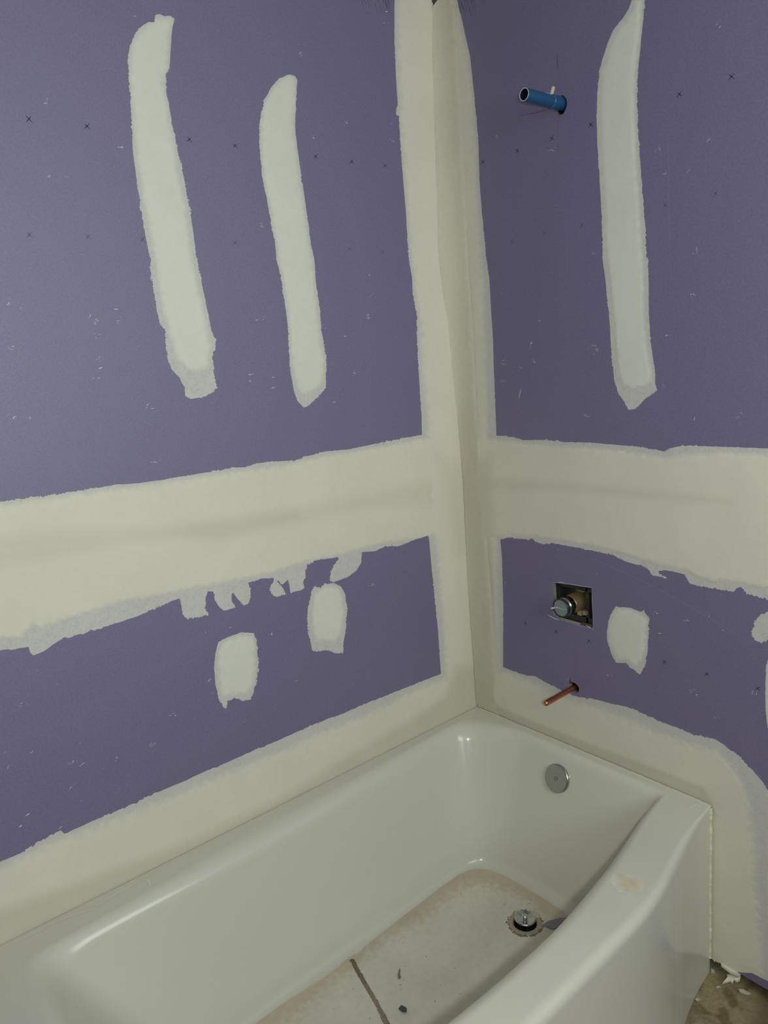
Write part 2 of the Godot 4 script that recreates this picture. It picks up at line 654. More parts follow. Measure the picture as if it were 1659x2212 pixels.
# The chalky inside face of a hole through the board.
func lining(hole: Array) -> ArrayMesh:
	var st := SurfaceTool.new()
	st.begin(Mesh.PRIMITIVE_TRIANGLES)
	var mid := Vector2.ZERO
	for q in hole:
		mid += q / hole.size()
	for k in hole.size():
		var a: Vector2 = hole[k] + (mid - hole[k]).normalized() * 0.0004
		var b: Vector2 = hole[(k + 1) % hole.size()]
		b += (mid - b).normalized() * 0.0004
		var n := (mid - (a + b) / 2.0).normalized()
		var quad := [Vector3(0.0004, a.y, a.x), Vector3(0.0004, b.y, b.x), Vector3(0.0126, b.y, b.x), Vector3(0.0004, a.y, a.x), Vector3(0.0126, b.y, b.x), Vector3(0.0126, a.y, a.x)]
		var flip: bool = (quad[1] - quad[0]).cross(quad[2] - quad[0]).dot(Vector3(0, n.y, n.x)) > 0.0
		for s in ([0, 2, 1, 3, 5, 4] if flip else [0, 1, 2, 3, 4, 5]):
			st.set_normal(Vector3(0, n.y, n.x))
			st.add_vertex(quad[s])
	return st.commit()


# The damp compound fresh in the corner: a concave fill from the crease on the long wall to the valve wall.
func corner_fill(home: Node) -> void:
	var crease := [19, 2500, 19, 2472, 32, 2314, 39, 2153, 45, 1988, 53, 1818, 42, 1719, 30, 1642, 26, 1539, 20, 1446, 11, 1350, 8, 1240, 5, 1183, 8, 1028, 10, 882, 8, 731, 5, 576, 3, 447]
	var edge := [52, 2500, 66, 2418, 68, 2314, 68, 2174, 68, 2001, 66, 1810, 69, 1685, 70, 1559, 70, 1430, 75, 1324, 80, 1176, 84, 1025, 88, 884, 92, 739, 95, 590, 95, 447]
	var vs := PackedVector3Array()
	var ns := PackedVector3Array()
	var cs := PackedColorArray()
	var ix := PackedInt32Array()
	var cols := 17
	var rows := 0
	var y := 2.4985
	while y > 0.4568:
		var a := along_table(crease, y) + 0.0012 * n_mid.get_noise_1d(y * 0.6)
		var b := along_table(edge, y) + 0.003 * n_mid.get_noise_1d(y * 0.5 + 40.0)
		var notch := smoothstep(2.450, 2.482, y)
		var p0 := Vector2(-a, 0.0021)
		var p2 := Vector2(-0.0012, b)
		var p1 := Vector2(-a * 0.18 - 0.0022, b * 0.18 + 0.002)
		for k in cols:
			var t := float(k) / (cols - 1)
			var tt := lerpf(t, 1.0, notch * 0.62 * (1.0 - t))
			var q := p0 * (1 - tt) * (1 - tt) + p1 * 2.0 * tt * (1 - tt) + p2 * tt * tt
			var g := (p1 - p0) * (1 - tt) + (p2 - p1) * tt
			vs.append(Vector3(q.x, y, q.y))
			ns.append(Vector3(-g.y, 0, g.x).normalized())
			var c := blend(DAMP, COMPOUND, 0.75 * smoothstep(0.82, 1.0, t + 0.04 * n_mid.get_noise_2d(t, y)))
			var s := 1.0 + 0.04 * n_mid.get_noise_2d(t * 0.1, y)
			cs.append(Color(c.r * s, c.g * s, c.b * s))
			if rows and k:
				var e := rows * cols + k
				for n in [e - cols - 1, e, e - 1, e - cols - 1, e - cols, e]:
					ix.append(n)
		rows += 1
		y -= 0.006
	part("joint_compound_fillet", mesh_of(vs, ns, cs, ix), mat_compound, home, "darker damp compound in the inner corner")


func along_table(a: Array, y: float) -> float:
	for k in range(0, a.size() - 2, 2):
		var y0: float = a[k + 1] / 1000.0
		var y1: float = a[k + 3] / 1000.0
		if y <= y0 and y >= y1:
			return lerpf(a[k], a[k + 2], smoothstep(0.0, 1.0, (y0 - y) / (y0 - y1)) * 0.5 + 0.5 * (y0 - y) / (y0 - y1)) / 1000.0
	return a[a.size() - 2] / 1000.0


# Printed fastener crosses, pencil lines and scuffs on the two walls.
func wall_marks(left: Node, right: Node) -> void:
	var dark := [
		["L", left, [-1083, 2042, -977, 2043, -763, 2044, -654, 2044, -438, 2044, -329, 2044, -221, 2045], Color(0.035, 0.03, 0.05)],
		["L", left, [-1116, 1836, -1007, 1837, -896, 1836, -681, 1838, -359, 1836, -250, 1831], PURPLE * 0.74],
		["R", right, [136, 2043, 252, 2041, 359, 2041, 468, 2041, 682, 2039, 789, 2038, 215, 785, 323, 786, 430, 785, 646, 786, 752, 786, 867, 786], Color(0.03, 0.025, 0.045)],
		["R", right, [222, 1830, 328, 1832, 438, 1829, 650, 1831, 760, 1831], PURPLE * 0.74],
	]
	for row in dark:
		for q in poly(row[2]):
			var lines := []
			var r := 0.0052 + rng.randf() * 0.0010
			for s in [-1.0, 1.0]:
				var e := Vector2(r * s, r * (0.8 + rng.randf() * 0.3))
				lines.append([PackedVector2Array([q - e, q, q + e * (0.7 + 0.3 * rng.randf())]), 0.0019, row[3]])
			part("fastener_mark", strokes(row[0], lines), mat_marks, row[1])
	var light := {
		"L": [-455, 2265, -439, 2085, -849, 2262, -1046, 2078, -919, 2011, -334, 2131, -607, 1877, -1062, 1945, -1031, 1946, -1186, 1631, -1173, 1710, -1153, 1702, -972, 1698, -971, 1675, -1013, 1678, -1026, 1685, -1019, 1672, -1021, 1642, -1020, 1603, -1021, 1582, -1028, 1563, -681, 1545, -683, 1532, -620, 1535, -623, 1510, -935, 1499, -924, 1491, -1197, 1500, -1170, 1495, -936, 1376, -630, 1669, -317, 1662, -316, 1673, -455, 1643, -397, 1622, -376, 1528, -449, 1459, -301, 1772, -304, 1720, -702, 913, -701, 910, -1276, 939, -971, 797, -1181, 814, -1187, 766, -1202, 780, -1215, 725, -1113, 751, -1321, 819, -1322, 852, -1275, 833, -1319, 687, -1248, 648, -646, 768, -378, 954, -810, 961, -873, 968, -880, 851, -877, 817, -179, 2411, -179, 2384, -189, 2149, -187, 2106, -1199, 687, -1303, 705, -1032, 747],
		"R": [187, 2093, 358, 2016, 638, 1945, 649, 1894, 702, 1886, 744, 1935, 466, 1761, 304, 1623, 273, 1568, 283, 1522, 231, 1510, 177, 1530, 175, 1520, 472, 1539, 461, 1551, 709, 1639, 653, 1558, 650, 1448, 175, 1474, 436, 1381, 179, 1706, 443, 1379, 718, 1375, 814, 1380, 765, 2134, 721, 1728, 634, 857, 699, 905, 789, 901, 722, 737, 728, 727, 856, 773, 773, 684, 628, 906, 756, 927, 486, 704, 460, 975, 338, 1022, 144, 894],
	}
	for side in light:
		var lines := []
		var home: Node = left if side == "L" else right
		for q in poly(light[side]):
			var many := rng.randi_range(1, 4)
			var turn := rng.randf_range(-0.6, 0.6) + (0.2 if side == "L" else 1.1 * float(rng.randf() < 0.4))
			for k in many:
				var c := q + Vector2(rng.randfn(0, 0.006), rng.randfn(0, 0.004)) * (0.0 if k == 0 else 1.0)
				var e := Vector2.from_angle(turn + rng.randf_range(-0.3, 0.3)) * rng.randf_range(0.0012, 0.0048)
				var bend := Vector2(rng.randfn(0, 0.0007), rng.randfn(0, 0.0007))
				lines.append([PackedVector2Array([c - e, c + bend, c + e]), rng.randf_range(0.0008, 0.0026), blend(PURPLE, Color(0.68, 0.67, 0.68), rng.randf_range(0.35, 1.0) if k == 0 else rng.randf_range(0.12, 0.6))])
		for k in 420:
			var q := Vector2(rng.randf_range(-1.5, -0.06), rng.randf_range(0.5, 2.45)) if side == "L" else Vector2(rng.randf_range(0.09, 1.3), rng.randf_range(0.5, 2.45))
			var e := Vector2.from_angle(rng.randf_range(-0.9, 0.9)) * rng.randf_range(0.0005, 0.0035)
			lines.append([PackedVector2Array([q - e, q, q + e]), rng.randf_range(0.0006, 0.0016), blend(PURPLE, Color(0.6, 0.6, 0.62), rng.randf_range(0.06, 0.3))])
		if side == "R":
			lines.append([poly([657, 1974, 658, 1823, 663, 1670]), 0.0014, blend(PURPLE, Color(0.6, 0.6, 0.6), 0.13)])
			lines.append([poly([315, 1028, 475, 1009, 628, 970, 754, 926, 860, 880]), 0.0018, blend(PURPLE, Color(0.6, 0.6, 0.6), 0.12)])
			lines.append([poly([304, 1628, 299, 1618]), 0.0016, blend(PURPLE, Color(0.7, 0.7, 0.7), 0.6)])
			lines.append([poly([276, 1576, 269, 1553]), 0.0016, blend(PURPLE, Color(0.7, 0.7, 0.7), 0.6)])
			lines.append([poly([234, 1452, 229, 1440, 225, 1425]), 0.0022, blend(PURPLE, Color(0.7, 0.7, 0.7), 0.75)])
		var o := part("scuffs", strokes(side, lines, 0.0001), mat_marks, home, "pale scuffs and scratches")
		o.set_meta("kind", "stuff")
	var pencil := Color(0.045, 0.038, 0.06)
	var soft := PURPLE * 0.7
	var lines := [[poly([382, 2218, 380, 2202, 383, 2183]), 0.0013, pencil], [poly([359, 2106, 318, 2110, 268, 2117]), 0.0012, pencil], [poly([268, 2117, 231, 2123]), 0.0009, soft],
		[poly([380, 2086, 378, 2045]), 0.0012, soft], [poly([378, 2020, 377, 2016]), 0.0018, pencil], [poly([388, 794, 383, 665]), 0.0009, soft], [poly([302, 936, 327, 928]), 0.0012, pencil], [poly([291, 823, 323, 822]), 0.0012, pencil]]
	part("pencil_line", strokes("R", lines), mat_marks, right, "dark pencil lines around the pipe holes").set_meta("kind", "stuff")
	for side in [["L", left, [-267, 2446, -256, 2447, -230, 2443, -213, 2443, -190, 2447, -180, 2442, -172, 2449]], ["R", right, [86, 2449, 93, 2435, 109, 2448, 125, 2442, 149, 2445]]]:
		var hatch := []
		for q in poly(side[2]):
			for k in 5:
				var c: Vector2 = q + Vector2(rng.randfn(0, 0.006), rng.randfn(0, 0.012))
				hatch.append([PackedVector2Array([c, c + Vector2(0.004, -0.012), c + Vector2(0.007, -0.022)]), 0.0012, PURPLE * 0.5])
		part("pencil_hatching", strokes(side[0], hatch), mat_marks, side[1], "dark pencil hatching near the ceiling").set_meta("kind", "stuff")


# ---------------------------------------------------------------- the bathtub

func smooth_loop(p: PackedVector2Array, times: int) -> PackedVector2Array:
	for n in times:
		var q := PackedVector2Array()
		for k in p.size():
			var a := p[k]
			var b := p[(k + 1) % p.size()]
			q.append(a.lerp(b, 0.25))
			q.append(a.lerp(b, 0.75))
		p = q
	return p


func reach(p: PackedVector2Array, from: Vector2, dir: Vector2) -> Vector2:
	var best := 0.0
	for k in p.size():
		var a := p[k] - from
		var ab := p[(k + 1) % p.size()] - p[k]
		var den := dir.cross(ab)
		if absf(den) < 1e-9:
			continue
		var t := a.cross(ab) / den
		var s := a.cross(dir) / den
		if t > 0.0 and s >= -1e-6 and s <= 1.000001:
			best = maxf(best, t)
	return from + dir * best


func front_edge(x: float) -> float:
	var u := minf(-x, 1.524 + x)
	var a := [0, 768, 50, 773, 100, 780, 153, 791, 200, 803, 258, 817, 300, 828, 346, 837, 400, 844, 460, 848, 520, 850, 600, 852, 680, 854, 763, 855]
	for k in range(0, a.size() - 2, 2):
		if u * 1000.0 <= a[k + 2]:
			var z0: float = a[maxi(k - 1, 1)]
			var z3: float = a[mini(k + 5, a.size() - 1)]
			return cubic_interpolate(a[k + 1], a[k + 3], z0, z3, (u * 1000.0 - a[k]) / (a[k + 2] - a[k])) / 1000.0
	return 0.855


func round_corner(out: PackedVector3Array, a: Vector3, b: Vector3, c: Vector3, t: float, steps: int) -> void:
	var p := b + (a - b).normalized() * minf(t, a.distance_to(b) * 0.48)
	var q := b + (c - b).normalized() * minf(t, c.distance_to(b) * 0.48)
	for k in steps + 1:
		var s := float(k) / steps
		out.append(p * (1 - s) * (1 - s) + b * 2.0 * s * (1 - s) + q * s * s)


func bathtub() -> Node3D:
	var tub := thing("bathtub", "white bow-front alcove bathtub with a dusty basin", "bathtub")
	var mid := Vector2(-0.68, 0.42)
	var outer := PackedVector2Array([Vector2(-0.0024, 0.0024)])
	for k in 153:
		var x := -0.0024 - 1.5216 * k / 152.0
		outer.append(Vector2(x, front_edge(x)))
	outer.append(Vector2(-1.524, 0.0024))
	var inner := PackedVector2Array()
	var half := [42, 560, 42, 615, 44, 645, 54, 658, 75, 662, 149, 672, 218, 688, 328, 712, 417, 725, 515, 739, 600, 746, 720, 748]
	for q in poly(half):
		inner.append(Vector2(-q.x, q.y))
	for k in range(half.size() - 2, -1, -2):
		inner.append(Vector2(-1.36 + (half[k] - 42) / 1000.0 * 0.88, half[k + 1] / 1000.0))
	inner.append_array(poly([-1360, 300, -1358, 200, -1352, 140, -1335, 108, -1300, 95, -1200, 92, -900, 88, -600, 78, -350, 62, -220, 50, -150, 46, -118, 62, -90, 100, -66, 150, -47, 195, -41, 240, -41, 350]))
	inner = smooth_loop(inner, 2)
	var foot := poly([-168, 300, -168, 520, -185, 570, -250, 610, -400, 632, -762, 648, -1000, 630, -1110, 590, -1145, 520, -1145, 300, -1115, 205, -1000, 175, -600, 166, -300, 157, -230, 165, -185, 205])
	foot = smooth_loop(foot, 3)
	var angles := []
	for k in 760:
		angles.append(TAU * k / 760.0 - PI)
	for q in [Vector2(-0.0024, 0.0024), Vector2(-0.0024, front_edge(-0.0024)), Vector2(-1.524, 0.768), Vector2(-1.524, 0.0024)]:
		angles.append((q - mid).angle())
	angles.sort()
	var rows := []
	for an in angles:
		var dir := Vector2.from_angle(an)
		var o := reach(outer, mid, dir)
		var i := reach(inner, mid, dir)
		var f := reach(foot, mid, dir)
		var front := o.y > 0.7 and o.x < -0.0025 and o.x > -1.5239
		var u := minf(-o.x, 1.524 + o.x)
		var turn := lerpf(0.006, 0.024, smoothstep(0.0, 0.2, u)) if front else 0.003
		var a := Vector3(o.x, 0.0 if front or o.y > 0.7 else RIM - 0.03, o.y + (0.004 if front else 0.0))
		var b := Vector3(o.x, RIM, o.y)
		var c := Vector3(i.x, RIM, i.y)
		var d := Vector3(f.x, BASIN, f.y)
		var e := Vector3(mid.x, BASIN, mid.y)
		var line := PackedVector3Array()
		line.append(a)
		line.append(a.lerp(b, 0.5))
		round_corner(line, a, b, c, turn, 10)
		round_corner(line, b, c, d, 0.030 + 0.014 * smoothstep(0.25, 0.1, i.y), 14)
		round_corner(line, c, d, e, 0.024, 8)
		rows.append(line)
	var n: int = rows.size()
	var m: int = rows[0].size()
	var cut := 7          # up to this station of the profile the front is the apron
	var shell := SurfaceTool.new()
	var apron := SurfaceTool.new()
	shell.begin(Mesh.PRIMITIVE_TRIANGLES)
	apron.begin(Mesh.PRIMITIVE_TRIANGLES)
	var normal := []
	for r in n:
		var line := PackedVector3Array()
		for k in m:
			var s: Vector3 = rows[r][mini(k + 1, m - 1)] - rows[r][maxi(k - 1, 0)]
			var t: Vector3 = rows[(r + 1) % n][k] - rows[(r - 1 + n) % n][k]
			var g := s.cross(t).normalized()
			if k == m - 1:
				g = Vector3.UP
			line.append(g)
		normal.append(line)
	for r in n:
		var q: int = (r + 1) % n
		for k in m - 1:
			var st := apron if k < cut and rows[r][0].z > 0.76 and rows[q][0].z > 0.76 and rows[r][0].y < 0.01 else shell
			for w in [[r, k], [q, k], [q, k + 1], [r, k], [q, k + 1], [r, k + 1]]:
				var g: Vector3 = normal[w[0]][w[1]]
				st.set_normal(g)
				st.add_vertex(rows[w[0]][w[1]])
	shell.index()
	apron.index()
	part("shell", shell.commit(), mat_tub, tub)
	part("apron", apron.commit(), mat_tub, tub)
	# the basin's floor, with the drain hole cut out
	var drain := Vector2(-0.2935, 0.4235)
	var ring := PackedVector2Array()
	for r in n:
		var q: Vector3 = rows[r][m - 1]
		ring.append(Vector2(q.x, q.z))
	var fs := SurfaceTool.new()
	fs.begin(Mesh.PRIMITIVE_TRIANGLES)
	fs.set_normal(Vector3.UP)
	for k in ring.size():
		var p := ring[k]
		var q := ring[(k + 1) % ring.size()]
		var pi_ := drain + (p - drain).normalized() * 0.0325
		var qi := drain + (q - drain).normalized() * 0.0325
		for e in [p, q, qi, p, qi, pi_]:
			fs.add_vertex(Vector3(e.x, BASIN, e.y))
	part("basin_floor", fs.commit(), mat_tub, tub)
	drain_and_overflow(tub, drain)
	rim_bead(tub)
	return tub


func drain_and_overflow(tub: Node, drain: Vector2) -> void:
	var chrome := plain(Color(0.56, 0.57, 0.57), 0.13, 1.0)
	var dull := plain(Color(0.42, 0.42, 0.40), 0.28, 1.0)
	var dirt := plain(Color(0.20, 0.155, 0.10), 0.9)
	var at := Vector3(drain.x, BASIN, drain.y)
	var cup := part("drain_cup", lathe([Vector2(0.0325, 0.001), Vector2(0.0290, -0.004), Vector2(0.026, -0.05), Vector2(0.0, -0.052)], 40), plain(Color(0.012, 0.012, 0.012), 0.6), tub, "dark drain opening")
	cup.position = at
	var flange := part("drain_flange", lathe([Vector2(0.044, 0.0), Vector2(0.0425, 0.0016), Vector2(0.036, 0.0026), Vector2(0.031, 0.0022), Vector2(0.029, -0.004)], 48), plain(Color(0.36, 0.31, 0.23), 0.5, 0.2), tub, "grimy drain flange")
	flange.position = at
	var st := SurfaceTool.new()
	st.begin(Mesh.PRIMITIVE_TRIANGLES)
	for k in 130:
		var a := rng.randf() * TAU
		var r := rng.randf_range(0.040, 0.0475)
		var s := rng.randf_range(0.0012, 0.0032)
		var b := SphereMesh.new()
		b.radius = s; b.height = s * 1.1; b.radial_segments = 6; b.rings = 3
		st.append_from(b, 0, Transform3D(Basis(Vector3.UP, rng.randf() * 3.0), Vector3(cos(a) * r, s * 0.25, sin(a) * r)))
	var grime := part("drain_grime", st.commit(), dirt, tub, "brown grit ring around the drain")
	grime.position = at
	grime.set_meta("kind", "stuff")
	var stopper := part("drain_stopper", lathe([Vector2(0.0, 0.009), Vector2(0.025, 0.0095), Vector2(0.0268, 0.0115), Vector2(0.0268, 0.0135), Vector2(0.0255, 0.0147), Vector2(0.010, 0.0120), Vector2(0.0065, 0.0125), Vector2(0.0055, 0.0155), Vector2(0.0068, 0.0185), Vector2(0.0068, 0.0210), Vector2(0.0055, 0.0225), Vector2(0.0, 0.0230)], 40), chrome, tub, "chrome drain stopper")
	stopper.transform = Transform3D(Basis(Vector3(0.7, 0, -0.7).normalized(), 0.06), at + Vector3(0.001, 0.0005, -0.002))
	part("stopper_post", lathe([Vector2(0.0, -0.05), Vector2(0.004, -0.05), Vector2(0.004, 0.007), Vector2(0.0, 0.007)], 12), dull, stopper)
	var tag := part("drain_sticker", box(Vector3(-0.0325, 0.0, -0.010), Vector3(0.0325, 0.0012, 0.010)), plain(Color(0.50, 0.42, 0.31), 0.8), tub, "beige sticker scrap at the drain")
	tag.transform = Transform3D(Basis(Vector3.UP, deg_to_rad(-52.0)), Vector3(-0.268, BASIN + 0.0026, 0.4085))
	# overflow cover on the sloping end
	var n := Vector3(-0.945, 0.327, 0).normalized()
	var o := part("overflow_plate", lathe([Vector2(0.036, -0.004), Vector2(0.0385, 0.0), Vector2(0.0385, 0.0075), Vector2(0.0372, 0.0092), Vector2(0.035, 0.0100), Vector2(0.006, 0.0108), Vector2(0.0052, 0.0096), Vector2(0.0, 0.0096)], 64), dull, tub, "round chrome overflow plate")
	o.transform = Transform3D(facing(n), Vector3(-0.0655, 0.385, 0.3645))
	part("screw", lathe([Vector2(0.0046, 0.0095), Vector2(0.0042, 0.0115), Vector2(0.0026, 0.0125), Vector2(0.0020, 0.0105), Vector2(0.0, 0.0100)], 16), chrome, o, "small centre screw")


# The thin line of caulk and squeezed-out compound where the rim meets the walls.
func rim_bead(tub: Node) -> void:
	var paths := [
		[Vector3(-0.0048, RIM + 0.0002, 0.02), Vector3(-0.0048, RIM + 0.0002, 0.765)],
		[Vector3(-0.0098, RIM - 0.002, 0.7690), Vector3(-0.0098, 0.04, 0.7715)],
	]
	for p in paths.size():
		var a: Vector3 = paths[p][0]
		var b: Vector3 = paths[p][1]
		var st := SurfaceTool.new()
		st.begin(Mesh.PRIMITIVE_TRIANGLES)
		st.set_smooth_group(0)
		var axis := (b - a).normalized()
		var side := Vector3(-1, 0, 0)
		var lift := axis.cross(side).normalized()
		var steps := 90
		for k in steps:
			for s in 6:
				for w in [[k, s], [k + 1, s], [k + 1, s + 1], [k, s], [k + 1, s + 1], [k, s + 1]]:
					var t: float = float(w[0]) / steps
					var an: float = TAU * w[1] / 6.0
					var r := (0.0014 if p == 0 else 0.0044) * (1.0 + 0.6 * n_mid.get_noise_1d(t * 6.0 + p * 9.0))
					st.add_vertex(a.lerp(b, t) + (side * cos(an) + lift * sin(an)) * r)
		st.generate_normals()
		part("caulk_bead", st.commit(), plain(Color(0.66, 0.62, 0.46), 0.6), tub, "pale caulk bead at the wall")
	var lines := []
	var c := Color(0.62, 0.62, 0.52)
	for l in [[-1390, -12, -1350, -17, -1312, -20], [-1312, -14, -1260, -22, -1211, -40], [-1211, -30, -1170, -24, -1116, -22], [-1105, -22, -1098, -34, -1101, -51], [-1108, -20, -1092, -14], [-980, -16, -967, -15], [-810, -17, -788, -12, -764, -16], [-190, -28, -178, -26, -165, -24], [-132, -17, -114, -16], [-24, -31, -13, -32, -10, -60], [-50, -735, -30, -742, -10, -748], [-30, -748, -8, -752]]:
		lines.append([poly(l), rng.randf_range(0.003, 0.007), c])
	part("compound_residue", strokes("T", lines, 0.0004), mat_marks, tub, "pale compound scrapings on the rim").set_meta("kind", "stuff")
	var scratch := []
	for l in [[-595, -200, -565, -215, -499, -267, -425, -345], [-640, -235, -610, -220, -595, -205], [-400, -330, -385, -300, -360, -290]]:
		scratch.append([poly(l), 0.0016, Color(0.6, 0.6, 0.53)])
	for k in 90:
		var q := Vector2(rng.randf_range(-1.0, -0.22), -rng.randf_range(0.22, 0.6))
		var e := Vector2.from_angle(rng.randf() * PI) * rng.randf_range(0.0006, 0.003)
		scratch.append([PackedVector2Array([q - e, q, q + e]), rng.randf_range(0.0008, 0.002), Color(0.10, 0.08, 0.06) if rng.randf() < 0.6 else Color(0.55, 0.54, 0.47)])
	part("basin_specks", strokes("F", scratch, 0.0008), mat_marks, tub, "scratches and dark specks in the basin").set_meta("kind", "stuff")


# ---------------------------------------------------------------- plumbing

func fittings() -> void:
	var out := Vector3(-1, 0, 0)
	# shower outlet
	var blue := plain(Color(0.012, 0.068, 0.165), 0.3)
	var pale := plain(Color(0.62, 0.64, 0.66), 0.5)
	var pipe := thing("shower_pipe", "blue plastic pipe stub with an open end, sticking out high on the purple wall", "pipe", Vector3(0, 2.1105, 0.3835))
	pipe.basis = facing(out)
	part("tube", lathe([Vector2(0.0138, -0.05), Vector2(0.0138, 0.1262), Vector2(0.0134, 0.127)], 48), blue, pipe)
	part("cut_rim", lathe([Vector2(0.0134, 0.127), Vector2(0.0131, 0.1274), Vector2(0.0122, 0.1274), Vector2(0.0119, 0.1268)], 48), pale, pipe, "whitish cut edge")
	part("bore", lathe([Vector2(0.0119, 0.1268), Vector2(0.0117, 0.12), Vector2(0.0116, -0.02), Vector2(0.0, -0.021)], 48), plain(Color(0.006, 0.012, 0.02), 0.5), pipe, "dark inside of the pipe")
	part("collar", lathe([Vector2(0.0139, 0.030), Vector2(0.0146, 0.0285), Vector2(0.0149, 0.025), Vector2(0.0150, -0.02)], 48), blue, pipe, "blue collar at the wall")
	part("glue_ring", lathe([Vector2(0.0139, 0.0325), Vector2(0.0147, 0.0315), Vector2(0.0150, 0.0292), Vector2(0.0140, 0.0285)], 48), plain(Color(0.03, 0.10, 0.18), 0.2), pipe)
	var tab := SurfaceTool.new()
	tab.begin(Mesh.PRIMITIVE_TRIANGLES)
	tab.append_from(lathe([Vector2(0.0, 0.0), Vector2(0.0042, 0.0), Vector2(0.0042, 0.017), Vector2(0.0030, 0.0178), Vector2(0.0026, 0.013), Vector2(0.0, 0.013)], 16), 0, Transform3D())
	var nub := part("tape_stub", tab.commit(), plain(Color(0.52, 0.46, 0.36), 0.8), pipe, "beige stub on top of the pipe")
	nub.global_transform = Transform3D(facing(Vector3(0.1, 0.95, 0.35).normalized()), Vector3(-0.030, 2.1235, 0.3835))
	var glue := part("glue_smear", lathe([Vector2(0.0, 0.0), Vector2(0.004, 0.0), Vector2(0.0035, 0.0012), Vector2(0.0, 0.0016)], 12), plain(Color(0.5, 0.47, 0.38), 0.7), pipe)
	glue.global_transform = Transform3D(Basis(Vector3(3.2, 0, 0), Vector3(0, 1, 0), Vector3(0, 0, 1)), Vector3(-0.046, 2.1238, 0.3835))
	# tub spout outlet
	var copper := plain(Color(0.60, 0.235, 0.125), 0.27, 1.0)
	var cu := thing("copper_pipe", "capped copper pipe stub sticking out of the wall just above the bathtub", "pipe", Vector3(0, 0.636, 0.378))
	cu.basis = facing(Vector3(-1, -0.012, 0).normalized())
	part("tube", lathe([Vector2(0.0078, -0.06), Vector2(0.0078, 0.060), Vector2(0.0074, 0.063), Vector2(0.0074, 0.088), Vector2(0.0078, 0.090), Vector2(0.0078, 0.118)], 32), copper, cu)
	part("end_cap", lathe([Vector2(0.0078, 0.118), Vector2(0.0076, 0.1215), Vector2(0.0066, 0.1245), Vector2(0.0048, 0.1265), Vector2(0.0025, 0.1274), Vector2(0.0, 0.1276)], 32), copper, cu, "rounded copper cap")
	# shower valve
	var v := thing("shower_valve", "shower valve body with a grey capped cartridge inside the square wall opening", "valve", Vector3(0.04, 0.879, 0.379))
	v.basis = facing(out)
	var brass := plain(Color(0.42, 0.285, 0.14), 0.38, 0.75)
	var steel := plain(Color(0.34, 0.35, 0.34), 0.2, 1.0)
	var guard := plain(Color(0.022, 0.024, 0.022), 0.42)
	part("brass_body", lathe([Vector2(0.0, -0.012), Vector2(0.026, -0.012), Vector2(0.0275, 0.012), Vector2(0.0265, 0.034), Vector2(0.0252, 0.052), Vector2(0.0235, 0.055), Vector2(0.0, 0.055)], 40), brass, v)
	part("bonnet_nut", lathe([Vector2(0.0, 0.053), Vector2(0.0245, 0.053), Vector2(0.0255, 0.056), Vector2(0.0255, 0.074), Vector2(0.0242, 0.0765), Vector2(0.0235, 0.078), Vector2(0.0235, 0.086), Vector2(0.0, 0.086)], 40), steel, v, "chrome retaining nut")
	part("cartridge_cap", lathe([Vector2(0.0222, 0.0845), Vector2(0.0222, 0.0875), Vector2(0.0, 0.0875)], 40), plain(Color(0.20, 0.24, 0.225), 0.5), v, "flat grey cartridge cap")
	part("cap_rim", lathe([Vector2(0.0240, 0.082), Vector2(0.0255, 0.084), Vector2(0.0255, 0.088), Vector2(0.0245, 0.0893), Vector2(0.0224, 0.0890), Vector2(0.0220, 0.0865)], 40), plain(Color(0.02, 0.022, 0.024), 0.3), v, "black rim")
	var drip := SurfaceTool.new()
	drip.begin(Mesh.PRIMITIVE_TRIANGLES)
	var clay := plain(Color(0.50, 0.48, 0.42), 0.7)
	for q in [[Vector3(-0.0480, 0.8765, 0.3615), Vector3(-0.0500, 0.8790, 0.368), 0.0022], [Vector3(-0.0485, 0.876, 0.359), Vector3(-0.0520, 0.874, 0.352), 0.0026], [Vector3(-0.0485, 0.8785, 0.368), Vector3(-0.0485, 0.8765, 0.382), 0.0010], [Vector3(-0.0485, 0.8765, 0.382), Vector3(-0.0485, 0.8800, 0.397), 0.0009]]:
		var c := CapsuleMesh.new()
		c.radius = q[2]; c.height = q[0].distance_to(q[1]) + 2.0 * q[2]; c.radial_segments = 8; c.rings = 3
		drip.append_from(c, 0, v.transform.affine_inverse() * Transform3D(facing((q[1] - q[0]).normalized()), (q[0] + q[1]) / 2.0))
	part("compound_splash", drip.commit(), clay, v, "pale compound splash on the cap")
	# black plastic guard that frames the body
	var ring := SurfaceTool.new()
	ring.begin(Mesh.PRIMITIVE_TRIANGLES)
	var back := v.transform.affine_inverse()
	for b in [[Vector3(0.016, 0.826, 0.322), Vector3(0.05, 0.842, 0.432)], [Vector3(0.016, 0.826, 0.412), Vector3(0.046, 0.925, 0.422)], [Vector3(0.016, 0.915, 0.322), Vector3(0.05, 0.925, 0.432)], [Vector3(0.016, 0.826, 0.316), Vector3(0.05, 0.925, 0.327)]]:
		var bm := BoxMesh.new()
		bm.size = b[1] - b[0]
		ring.append_from(bm, 0, back * Transform3D(Basis(), (b[0] + b[1]) / 2.0))
	part("plaster_guard", ring.commit(), guard, v, "black plastic guard frame")
	part("guard_back", one_box(back, Vector3(0.046, 0.815, 0.30), Vector3(0.050, 0.945, 0.394)), guard, v)
	part("guard_clip", one_box(back, Vector3(0.040, 0.852, 0.416), Vector3(0.052, 0.903, 0.446)), guard, v)
	var cast_ := plain(Color(0.36, 0.29, 0.16), 0.5, 0.4)
